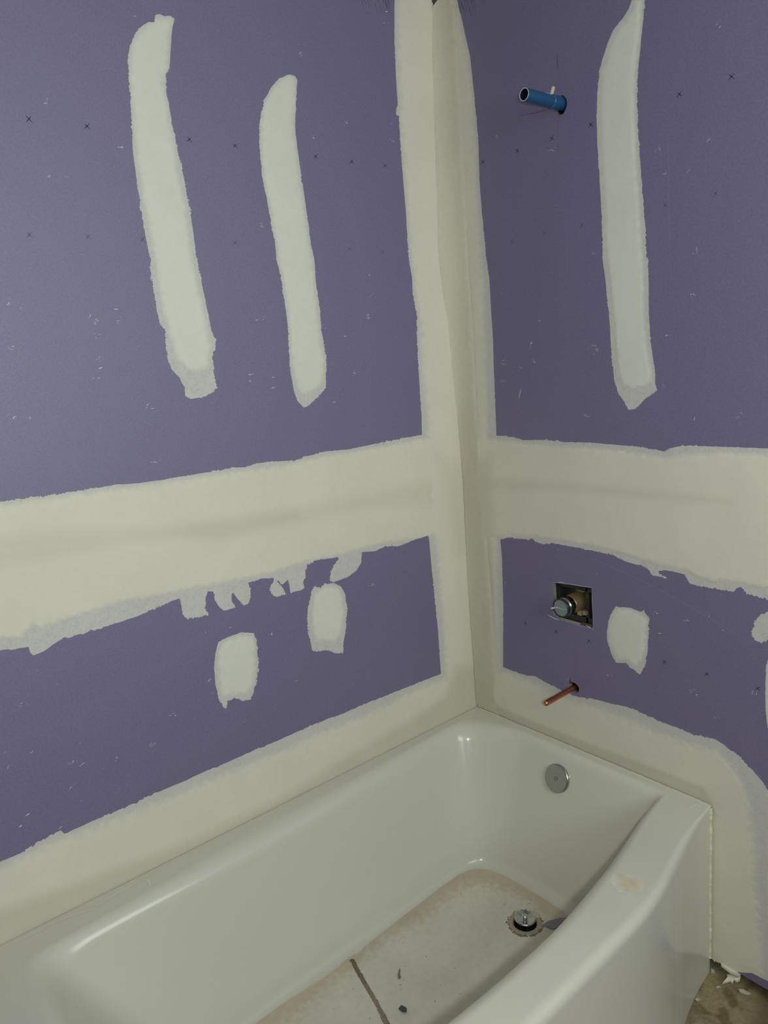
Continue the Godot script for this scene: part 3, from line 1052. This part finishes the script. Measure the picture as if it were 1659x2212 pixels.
	for b in [[Vector3(0.01, 0.846, 0.388), Vector3(0.03, 0.859, 0.402)], [Vector3(0.006, 0.852, 0.408), Vector3(0.026, 0.862, 0.418)], [Vector3(0.03, 0.905, 0.372), Vector3(0.05, 0.911, 0.396)]]:
		part("body_lug", one_box(back, b[0], b[1]), cast_, v)
	for q in [Vector3(0.022, 0.868, 0.431), Vector3(0.022, 0.895, 0.428)]:
		var s := SphereMesh.new()
		s.radius = 0.003; s.height = 0.004; s.radial_segments = 12; s.rings = 6
		part("screw", s, steel, v).global_position = q


func one_box(back: Transform3D, lo: Vector3, hi: Vector3) -> ArrayMesh:
	var st := SurfaceTool.new()
	st.begin(Mesh.PRIMITIVE_TRIANGLES)
	var b := BoxMesh.new()
	b.size = hi - lo
	st.append_from(b, 0, back * Transform3D(Basis(), (lo + hi) / 2.0))
	return st.commit()


# ---------------------------------------------------------------- loose bits

# A small crumpled piece: a bent, jagged sheet with thickness.
func flake(pts: PackedVector2Array, thick: float, wave: float, seed_: int) -> ArrayMesh:
	var st := SurfaceTool.new()
	st.begin(Mesh.PRIMITIVE_TRIANGLES)
	var r := RandomNumberGenerator.new()
	r.seed = seed_
	var lift := []
	for q in pts:
		lift.append(r.randf() * wave)
	var tri := Geometry2D.triangulate_polygon(pts)
	st.set_smooth_group(-1)
	for k in range(0, tri.size(), 3):
		for n in [tri[k], tri[k + 1], tri[k + 2]]:
			st.add_vertex(Vector3(pts[n].x, lift[n] + thick, pts[n].y))
		for n in [tri[k], tri[k + 2], tri[k + 1]]:
			st.add_vertex(Vector3(pts[n].x, lift[n], pts[n].y))
	for k in pts.size():
		var b := (k + 1) % pts.size()
		var p0 := Vector3(pts[k].x, lift[k], pts[k].y)
		var p1 := Vector3(pts[b].x, lift[b], pts[b].y)
		var t := Vector3(0, thick, 0)
		for q in [p0, p1, p1 + t, p0, p1 + t, p0 + t]:
			st.add_vertex(q)
	st.generate_normals()
	return st.commit()


func loose_bits(right: Node) -> void:
	var scrap := part("paper_scrap", flake(poly([-38, -14, -16, -12, 14, 4, 30, 16, 12, 26, -14, 20, -30, 14, -34, 0]), 0.0012, 0.002, 4), plain(Color(0.235, 0.205, 0.25), 0.85), self)
	scrap.position = Vector3(-0.232, BASIN + 0.0012, 0.474)
	scrap.set_meta("label", "torn purple drywall paper scrap lying in the bathtub beside the drain")
	scrap.set_meta("category", "paper scrap")
	var chip := part("debris_chip", flake(poly([-7, -9, 2, -10, 8, -2, 5, 6, 0, 11, -6, 4]), 0.003, 0.006, 5), plain(Color(0.06, 0.068, 0.055), 0.8), self)
	chip.position = Vector3(-0.696, BASIN + 0.0012, 0.404)
	chip.set_meta("label", "small dark chip of debris on the dusty basin floor")
	chip.set_meta("category", "debris")
	var sliver := part("debris_sliver", flake(poly([-13, 3, -2, -1, 14, -4, 15, -2, 0, 3, -6, 8, -12, 7]), 0.002, 0.003, 6), plain(Color(0.16, 0.155, 0.12), 0.8), self)
	sliver.transform = Transform3D(Basis(Vector3.UP, 0.5), Vector3(-0.638, BASIN + 0.0012, 0.320))
	sliver.set_meta("label", "thin grey sliver of debris on the basin floor between dark chip and drain")
	sliver.set_meta("category", "debris")
	# the lump of compound that hangs from the board's lower edge, and crumbs on the plywood
	var white := plain(Color(0.60, 0.585, 0.46), 0.8)
	var tan_white := plain(Color(0.46, 0.43, 0.33), 0.85)
	var lump := part("joint_compound_lump", flake(poly([-43, 821, -19, 822, -12, 816, 3, 824, 9, 837, 0, 844, -10, 846, -17, 843, -18, 836, -27, 837, -25, 831, -30, 825]), 0.004, 0.008, 8), white, right, "pale lump of compound squeezed out under the board")
	lump.position = Vector3(0.0, 0.016, 0.0)
	var lip := part("joint_compound_lump", flake(poly([-24, -3, 0, -5, 22, -4, 26, 3, 4, 4, -22, 4]), 0.006, 0.004, 9), white, right, "pale lip of compound on the board's lower edge")
	lip.transform = Transform3D(Basis(Vector3.UP, PI / 2), Vector3(-0.005, 0.028, 0.822))
	var spots := [
		[[-3, 772, -2, 782, -9, 785, -14, 778], "small pale compound crumb on the plywood, in the corner against the bathtub"],
		[[-48, 807, -39, 809, -39, 815, -48, 811], "small pale compound crumb lying alone on the plywood in front of the large lump"],
		[[-16, 846, -8, 853, -6, 872, -14, 870, -19, 862, -20, 852], "flat pale compound crumb on the plywood, against the bare purple wall foot"],
		[[-115, 789, -105, 792, -108, 799, -117, 796], "pale compound crumb on the plywood, touching the bathtub apron"],
	]
	for k in spots.size():
		var shape := poly(spots[k][0])
		var mid := Vector2.ZERO
		for q in shape:
			mid += q / shape.size()
		for q in shape.size():
			shape[q] -= mid
		var c := part("compound_crumb" if k == 0 else "compound_crumb_%03d" % k, flake(shape, 0.002, 0.002, 20 + k), tan_white, self)
		c.position = Vector3(mid.x, 0.0005, mid.y)
		c.set_meta("label", spots[k][1])
		c.set_meta("category", "crumb")
		c.set_meta("group", "compound crumbs on the plywood")


# ---------------------------------------------------------------- where the compound, dust and dirt lie (outlines in millimetres on their surface)

func regions() -> Array:
	return [
	# strip_tall
		{"id":"strip_tall","plane":"L","outline":[-809,2259,-805,2274,-795,2277,-785,2275,-773,2279,-763,2275,-772,2252,-778,2225,-787,2184,-798,2161,-802,2138,-800,2112,-798,2081,-796,2055,-793,2028,-789,1997,-785,1951,-781,1905,-780,1857,-779,1805,-775,1761,-772,1722,-768,1682,-765,1647,-757,1625,-760,1610,-770,1595,-771,1566,-771,1535,-769,1525,-773,1515,-790,1508,-809,1504,-835,1503,-847,1511,-846,1529,-855,1552,-869,1568,-874,1583,-877,1607,-875,1636,-873,1655,-883,1665,-885,1689,-886,1723,-888,1760,-885,1797,-888,1843,-891,1875,-891,1920,-891,1960,-891,2008,-884,2074,-880,2126,-876,2177,-868,2204,-855,2227,-838,2246,-822,2257],
			"core":[-806,2267,-796,2272,-786,2271,-773,2276,-768,2271,-776,2251,-783,2224,-791,2184,-802,2160,-806,2138,-804,2112,-802,2081,-801,2054,-800,2027,-800,1995,-795,1950,-790,1904,-790,1857,-789,1805,-786,1761,-781,1722,-777,1682,-773,1647,-771,1617,-781,1572,-796,1563,-813,1559,-833,1570,-853,1586,-860,1611,-865,1636,-866,1665,-873,1703,-874,1741,-874,1798,-877,1844,-880,1875,-882,1920,-883,1961,-884,2009,-881,2075,-877,2127,-872,2178,-864,2205,-853,2225,-837,2243,-821,2254],
	"rag":1.6,"h":1.3,},
	# strip_short
		{"id":"strip_short","plane":"L","outline":[-522,2201,-491,2215,-476,2214,-471,2207,-480,2154,-489,2107,-489,2077,-487,2037,-484,1986,-480,1935,-477,1882,-475,1840,-469,1808,-471,1753,-467,1699,-467,1643,-464,1604,-460,1569,-467,1524,-470,1499,-500,1475,-529,1458,-542,1456,-559,1475,-565,1498,-569,1537,-570,1564,-566,1619,-564,1673,-568,1726,-571,1774,-577,1805,-576,1836,-581,1877,-584,1917,-589,1957,-593,1987,-592,2026,-590,2065,-586,2095,-577,2125,-565,2151,-545,2178],
			"core":[-522,2198,-492,2212,-478,2210,-475,2205,-484,2153,-493,2107,-493,2077,-491,2037,-489,1986,-485,1934,-482,1882,-480,1840,-475,1808,-477,1753,-474,1699,-473,1643,-471,1604,-467,1570,-474,1525,-486,1503,-516,1490,-539,1488,-552,1497,-558,1525,-563,1564,-560,1619,-559,1673,-562,1726,-566,1774,-572,1805,-571,1836,-576,1877,-579,1918,-585,1957,-589,1987,-589,2026,-586,2066,-582,2095,-574,2126,-561,2150,-543,2176],
	"rag":1.3,"h":1.2,},
	# corner_left
		{"id":"corner_left","plane":"L","outline":[-132,2500,-150,2443,-159,2357,-163,2264,-163,2199,-171,2181,-172,2174,-161,2169,-162,2160,-163,2088,-162,2014,-160,1945,-161,1875,-161,1815,-154,1768,-155,1719,-146,1670,-151,1602,-153,1521,-153,1444,-154,1380,-157,1328,-156,1195,-160,1059,-156,1035,-154,953,-149,845,-145,757,-145,624,-146,549,-145,487,-75,449,0,449,0,2452,-14,2456,-19,2472,-30,2500],
			"core":[-125,2510,-142,2445,-149,2358,-155,2266,-157,2161,-156,2088,-154,2015,-154,1945,-152,1875,-153,1816,-146,1768,-143,1719,-136,1670,-137,1602,-139,1520,-136,1443,-131,1377,-139,1326,-146,1193,-149,1057,-134,1030,-130,948,-127,839,-124,751,-128,618,-131,543,-136,484,-70,440,10,440,10,2510],
			"tints":[{"soft":0.03,"k":0.5,"poly":[-102,1274,-20,1242,59,1230,37,945,-52,965,-76,1140]},
				{"soft":0.02,"k":0.25,"poly":[-26,1512,80,1505,62,408,-134,452,-50,622,-58,894,-42,1245]},
				{"soft":0.03,"k":0.9,"poly":[-1600,400,-1600,485,-495,508,-290,513,-137,538,-80,617,73,566,60,400]},
				],
	"rag":1.2,"h":1.95,"side":"smooth",},
	# seam_left
		{"id":"seam_left","plane":"L","outline":[-1535,1292,-1341,1350,-1248,1345,-1207,1345,-1164,1343,-1102,1342,-1065,1341,-1026,1342,-977,1337,-926,1336,-871,1337,-815,1336,-756,1338,-721,1333,-695,1338,-644,1336,-579,1329,-565,1333,-494,1340,-421,1335,-295,1339,-211,1341,-157,1342,-1,1330,-1,1000,-159,1049,-213,1048,-274,1043,-324,1054,-357,1047,-402,1055,-408,1027,-425,1009,-458,998,-504,996,-515,1002,-508,1026,-490,1047,-479,1057,-511,1063,-547,1065,-576,1062,-586,1045,-587,1029,-595,1019,-596,1002,-632,1001,-636,1005,-636,1024,-639,1037,-653,1029,-661,1031,-671,1046,-647,1002,-673,1001,-690,1012,-692,1026,-687,1037,-678,1042,-680,1052,-712,1058,-737,1057,-748,1056,-745,1037,-747,1020,-754,1006,-768,1005,-781,1024,-791,1043,-796,1041,-797,1023,-789,1006,-820,1006,-830,1017,-839,1036,-839,1050,-842,1060,-857,1062,-861,1051,-866,1024,-861,1008,-911,1012,-921,1025,-921,1045,-923,1065,-938,1064,-976,1058,-1019,1051,-1071,1048,-1120,1047,-1153,1045,-1176,1048,-1200,1041,-1219,1032,-1239,1030,-1244,1037,-1245,1050,-1272,1054,-1296,1059,-1389,1070,-1535,945],
			"core":[-1545,1286,-1341,1346,-1249,1340,-1165,1338,-1066,1336,-978,1331,-872,1330,-758,1329,-633,1324,-495,1329,-296,1328,-142,1332,10,1340,10,1000,-150,1041,-323,1063,-466,1062,-582,1069,-678,1064,-743,1066,-851,1075,-930,1080,-988,1085,-1054,1092,-1114,1086,-1170,1087,-1216,1079,-1234,1091,-1252,1072,-1292,1081,-1385,1092,-1545,960],
			"tints":[{"soft":0.016,"k":0.45,"poly":[-1259,1278,-1132,1269,-991,1244,-864,1227,-587,1207,-590,1182,-813,1184,-1026,1214,-1269,1218,-1500,1190]},
				{"soft":0.03,"k":0.45,"poly":[-866,1217,-587,1205,-357,1205,-98,1210,-2,1211,-15,1058,-105,1131,-361,1172,-597,1177,-814,1176]},
				],
	"rag":1.6,"h":1.7,},
	# tub_edge_left
		{"id":"tub_edge_left","plane":"L","outline":[-1535,560,-1467,621,-1367,631,-1333,630,-1278,639,-1248,642,-1242,631,-1208,631,-1159,632,-1103,630,-1060,633,-971,631,-923,633,-862,631,-792,632,-726,630,-691,631,-590,631,-514,626,-434,626,-367,623,-225,619,-144,615,-20,570,-10,449,-1535,449],
			"core":[-1545,550,-1469,607,-1369,621,-1279,627,-1250,629,-1210,621,-1105,614,-973,610,-866,608,-729,602,-593,603,-437,596,-335,600,-227,605,-145,600,-10,570,-5,430,-1545,430],
			"tints":[{"soft":0.02,"k":0.9,"poly":[-1600,400,-1600,485,-1384,531,-1203,505,-992,480,-738,475,-496,499,-290,513,-137,538,-80,617,10,600,10,400]},
				],
	"rag":1.5,"h":1.6,},
	# patch_low
		{"id":"patch_low","plane":"L","outline":[-782,941,-748,929,-745,907,-747,865,-749,829,-762,797,-779,766,-800,769,-823,786,-840,783,-847,766,-853,773,-862,797,-865,839,-863,880,-855,912,-844,935,-819,940],
			"core":[-782,936,-753,925,-752,903,-754,867,-757,832,-770,802,-788,784,-822,794,-841,795,-852,799,-855,836,-854,877,-848,907,-837,928,-816,935],
	"rag":2.2,"h":1.1,},
	# patch_high
		{"id":"patch_high","plane":"L","outline":[-570,991,-562,999,-545,992,-533,998,-504,994,-480,978,-469,952,-468,906,-476,863,-490,821,-494,796,-518,802,-539,817,-589,830,-593,859,-596,892,-593,929,-585,964],
			"core":[-562,983,-549,987,-531,990,-505,987,-488,974,-479,948,-478,909,-487,870,-501,844,-519,833,-550,850,-576,854,-581,888,-579,925,-571,960],
	"rag":1.8,"h":1.1,},
	# corner_right
		{"id":"corner_right","plane":"R","outline":[0,2450,8,2455,22,2478,44,2503,72,2500,73,2448,84,2411,96,2358,109,2305,115,2232,121,2159,123,2080,121,2000,123,1931,128,1865,132,1799,139,1750,140,1666,142,1586,140,1523,139,1429,138,1338,132,1179,133,1029,137,974,135,890,133,818,127,730,121,625,119,534,117,464,0,449],
			"core":[-10,2510,66,2510,67,2450,77,2414,88,2361,100,2308,107,2235,111,2161,112,2082,110,2003,111,1933,112,1868,114,1802,119,1753,117,1668,116,1588,114,1525,111,1429,107,1338,110,1178,122,1028,124,972,119,887,114,814,111,726,108,621,108,530,107,461,-10,440],
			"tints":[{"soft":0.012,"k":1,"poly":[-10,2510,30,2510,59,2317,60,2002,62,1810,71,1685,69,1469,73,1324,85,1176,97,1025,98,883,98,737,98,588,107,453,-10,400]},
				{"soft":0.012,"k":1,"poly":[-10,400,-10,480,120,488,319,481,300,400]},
				],
	"rag":0.8,"h":1.2,},
	# seam_right
		{"id":"seam_right","plane":"R","outline":[10,1325,137,1324,201,1322,234,1314,312,1317,385,1313,455,1314,520,1311,582,1309,647,1300,658,1307,686,1315,776,1316,876,1316,930,1315,1500,1340,1500,1000,940,990,884,994,839,997,833,1003,826,1010,818,1007,814,997,764,995,710,996,703,1007,696,1017,664,1018,634,1015,633,1008,652,999,628,999,614,1001,607,1013,583,1019,573,1019,535,1024,509,1033,489,1035,427,1036,376,1037,323,1037,284,1030,252,1038,219,1034,168,1033,132,1021,10,985],
			"core":[0,1325,137,1313,311,1302,454,1301,582,1294,647,1287,675,1294,776,1303,876,1305,1510,1320,1510,1020,883,1017,826,1017,764,1013,732,1017,698,1023,629,1028,580,1034,516,1043,376,1047,253,1046,133,1029,0,990],
			"tints":[{"soft":0.03,"k":0.7,"poly":[9,1239,112,1265,106,1026,-13,951]},
				{"soft":0.012,"k":0.4,"poly":[54,1201,338,1208,802,1204,803,1191,337,1183,51,1159]},
				],
	"rag":1.6,"h":2.0,},
	# tub_edge_right
		{"id":"tub_edge_right","plane":"R","outline":[10,600,121,623,172,621,215,623,241,630,274,623,315,617,346,611,356,617,371,611,400,614,452,624,495,627,522,631,563,634,589,630,639,625,688,624,717,620,740,626,774,629,796,622,809,615,833,607,860,583,880,569,891,556,898,542,909,496,907,402,915,335,912,212,919,116,908,59,887,56,870,55,844,39,830,32,817,33,794,31,776,26,758,36,758,449,10,449],
			"core":[0,600,120,611,215,608,314,600,400,598,522,603,639,596,717,594,774,602,812,581,840,546,856,495,868,429,875,373,873,311,883,243,889,185,896,101,898,38,767,14,745,20,745,430,0,430],
			"tints":[{"soft":0.01,"k":1,"poly":[3,497,120,484,319,484,482,487,653,494,750,493,760,476,776,433,759,425,700,400,-20,400]},
				],
	"rag":1.6,"h":1.5,},
	# strip_right
		{"id":"strip_right","plane":"R","outline":[579,2259,608,2248,606,2242,602,2209,596,2167,590,2124,586,2081,586,2035,590,1960,595,1893,600,1835,604,1776,606,1727,609,1726,610,1677,610,1612,614,1551,619,1515,625,1484,625,1453,629,1440,621,1432,601,1422,577,1399,555,1394,547,1412,529,1434,519,1467,514,1510,511,1559,508,1617,503,1660,499,1702,493,1744,493,1780,492,1856,489,1917,485,1987,484,2055,487,2102,494,2142,503,2167,515,2191,530,2213,553,2227,567,2239],
			"core":[583,2255,603,2247,600,2244,598,2210,592,2168,586,2126,581,2082,581,2036,583,1962,586,1895,590,1837,593,1778,596,1728,598,1679,598,1613,602,1552,610,1515,616,1484,614,1457,596,1447,566,1444,541,1453,531,1477,526,1509,522,1558,518,1616,513,1659,509,1701,501,1743,498,1779,496,1856,492,1916,489,1986,488,2054,490,2101,497,2141,507,2166,518,2187,535,2208,556,2222,570,2236],
	"rag":1.2,"h":1.3,},
	# patch_right
		{"id":"patch_right","plane":"R","outline":[513,898,553,905,571,902,585,900,592,907,596,897,606,887,604,835,601,798,596,766,579,733,564,742,538,753,511,747,497,770,487,799,486,824,492,857,502,884],
			"core":[514,895,553,902,585,895,601,883,599,834,593,798,583,769,570,752,540,763,515,758,502,776,491,800,490,825,496,856,506,882],
	"rag":1.6,"h":1.2,},
	# smear_edge
		{"id":"smear_edge","plane":"R","outline":[922,997,884,969,859,946,857,934,852,919,852,903,860,896,873,894,886,903,924,926],
			"core":[2000,2000,2001,2000,2001,2001],
	"rag":1.6,"h":0.5,},
	# patch_edge
		{"id":"patch_edge","plane":"R","outline":[925,890,899,880,887,858,884,844,883,817,883,782,885,738,888,712,891,699,931,695],
	"rag":1.4,"h":1.0,},
	# dust_film
		{"id":"dust_film","plane":"F","outline":[-948,-186,-899,-186,-851,-193,-774,-197,-723,-194,-697,-173,-683,-174,-675,-194,-665,-196,-623,-189,-570,-181,-534,-176,-454,-179,-389,-175,-340,-171,-288,-164,-260,-165,-240,-174,-209,-208,-191,-246,-184,-274,-181,-339,-186,-407,-177,-464,-200,-560,-260,-620,-1050,-620,-1050,-190],
			"core":[-944,-240,-846,-225,-760,-217,-681,-215,-587,-202,-484,-213,-378,-210,-306,-210,-269,-229,-240,-272,-224,-326,-223,-390,-243,-452,-230,-500,-300,-570,-1020,-570,-1000,-230],
	"rag":1.5,"h":0.4,},
	# rim_smear
		{"id":"rim_smear","plane":"T","outline":[-368,-739,-354,-747,-351,-760,-344,-774,-339,-792,-350,-804,-364,-809,-380,-812,-394,-803,-398,-789,-405,-778,-395,-765,-391,-749],
			"core":[-360,-751,-354,-771,-344,-793,-361,-805,-378,-807,-394,-786,-391,-770],
	"rag":1.8,"h":0.5,},
	# dirt_streak
		{"id":"dirt_streak","plane":"F","outline":[-696,-199,-690,-200,-687,-207,-704,-267,-715,-315,-726,-361,-738,-403,-745,-426,-756,-416,-749,-393,-736,-358,-726,-317,-713,-259,-704,-223],
			"core":[-695,-199,-687,-205,-704,-267,-706,-285,-715,-277,-713,-259,-703,-224],
	"rag":1.0,"h":0.7,},	]
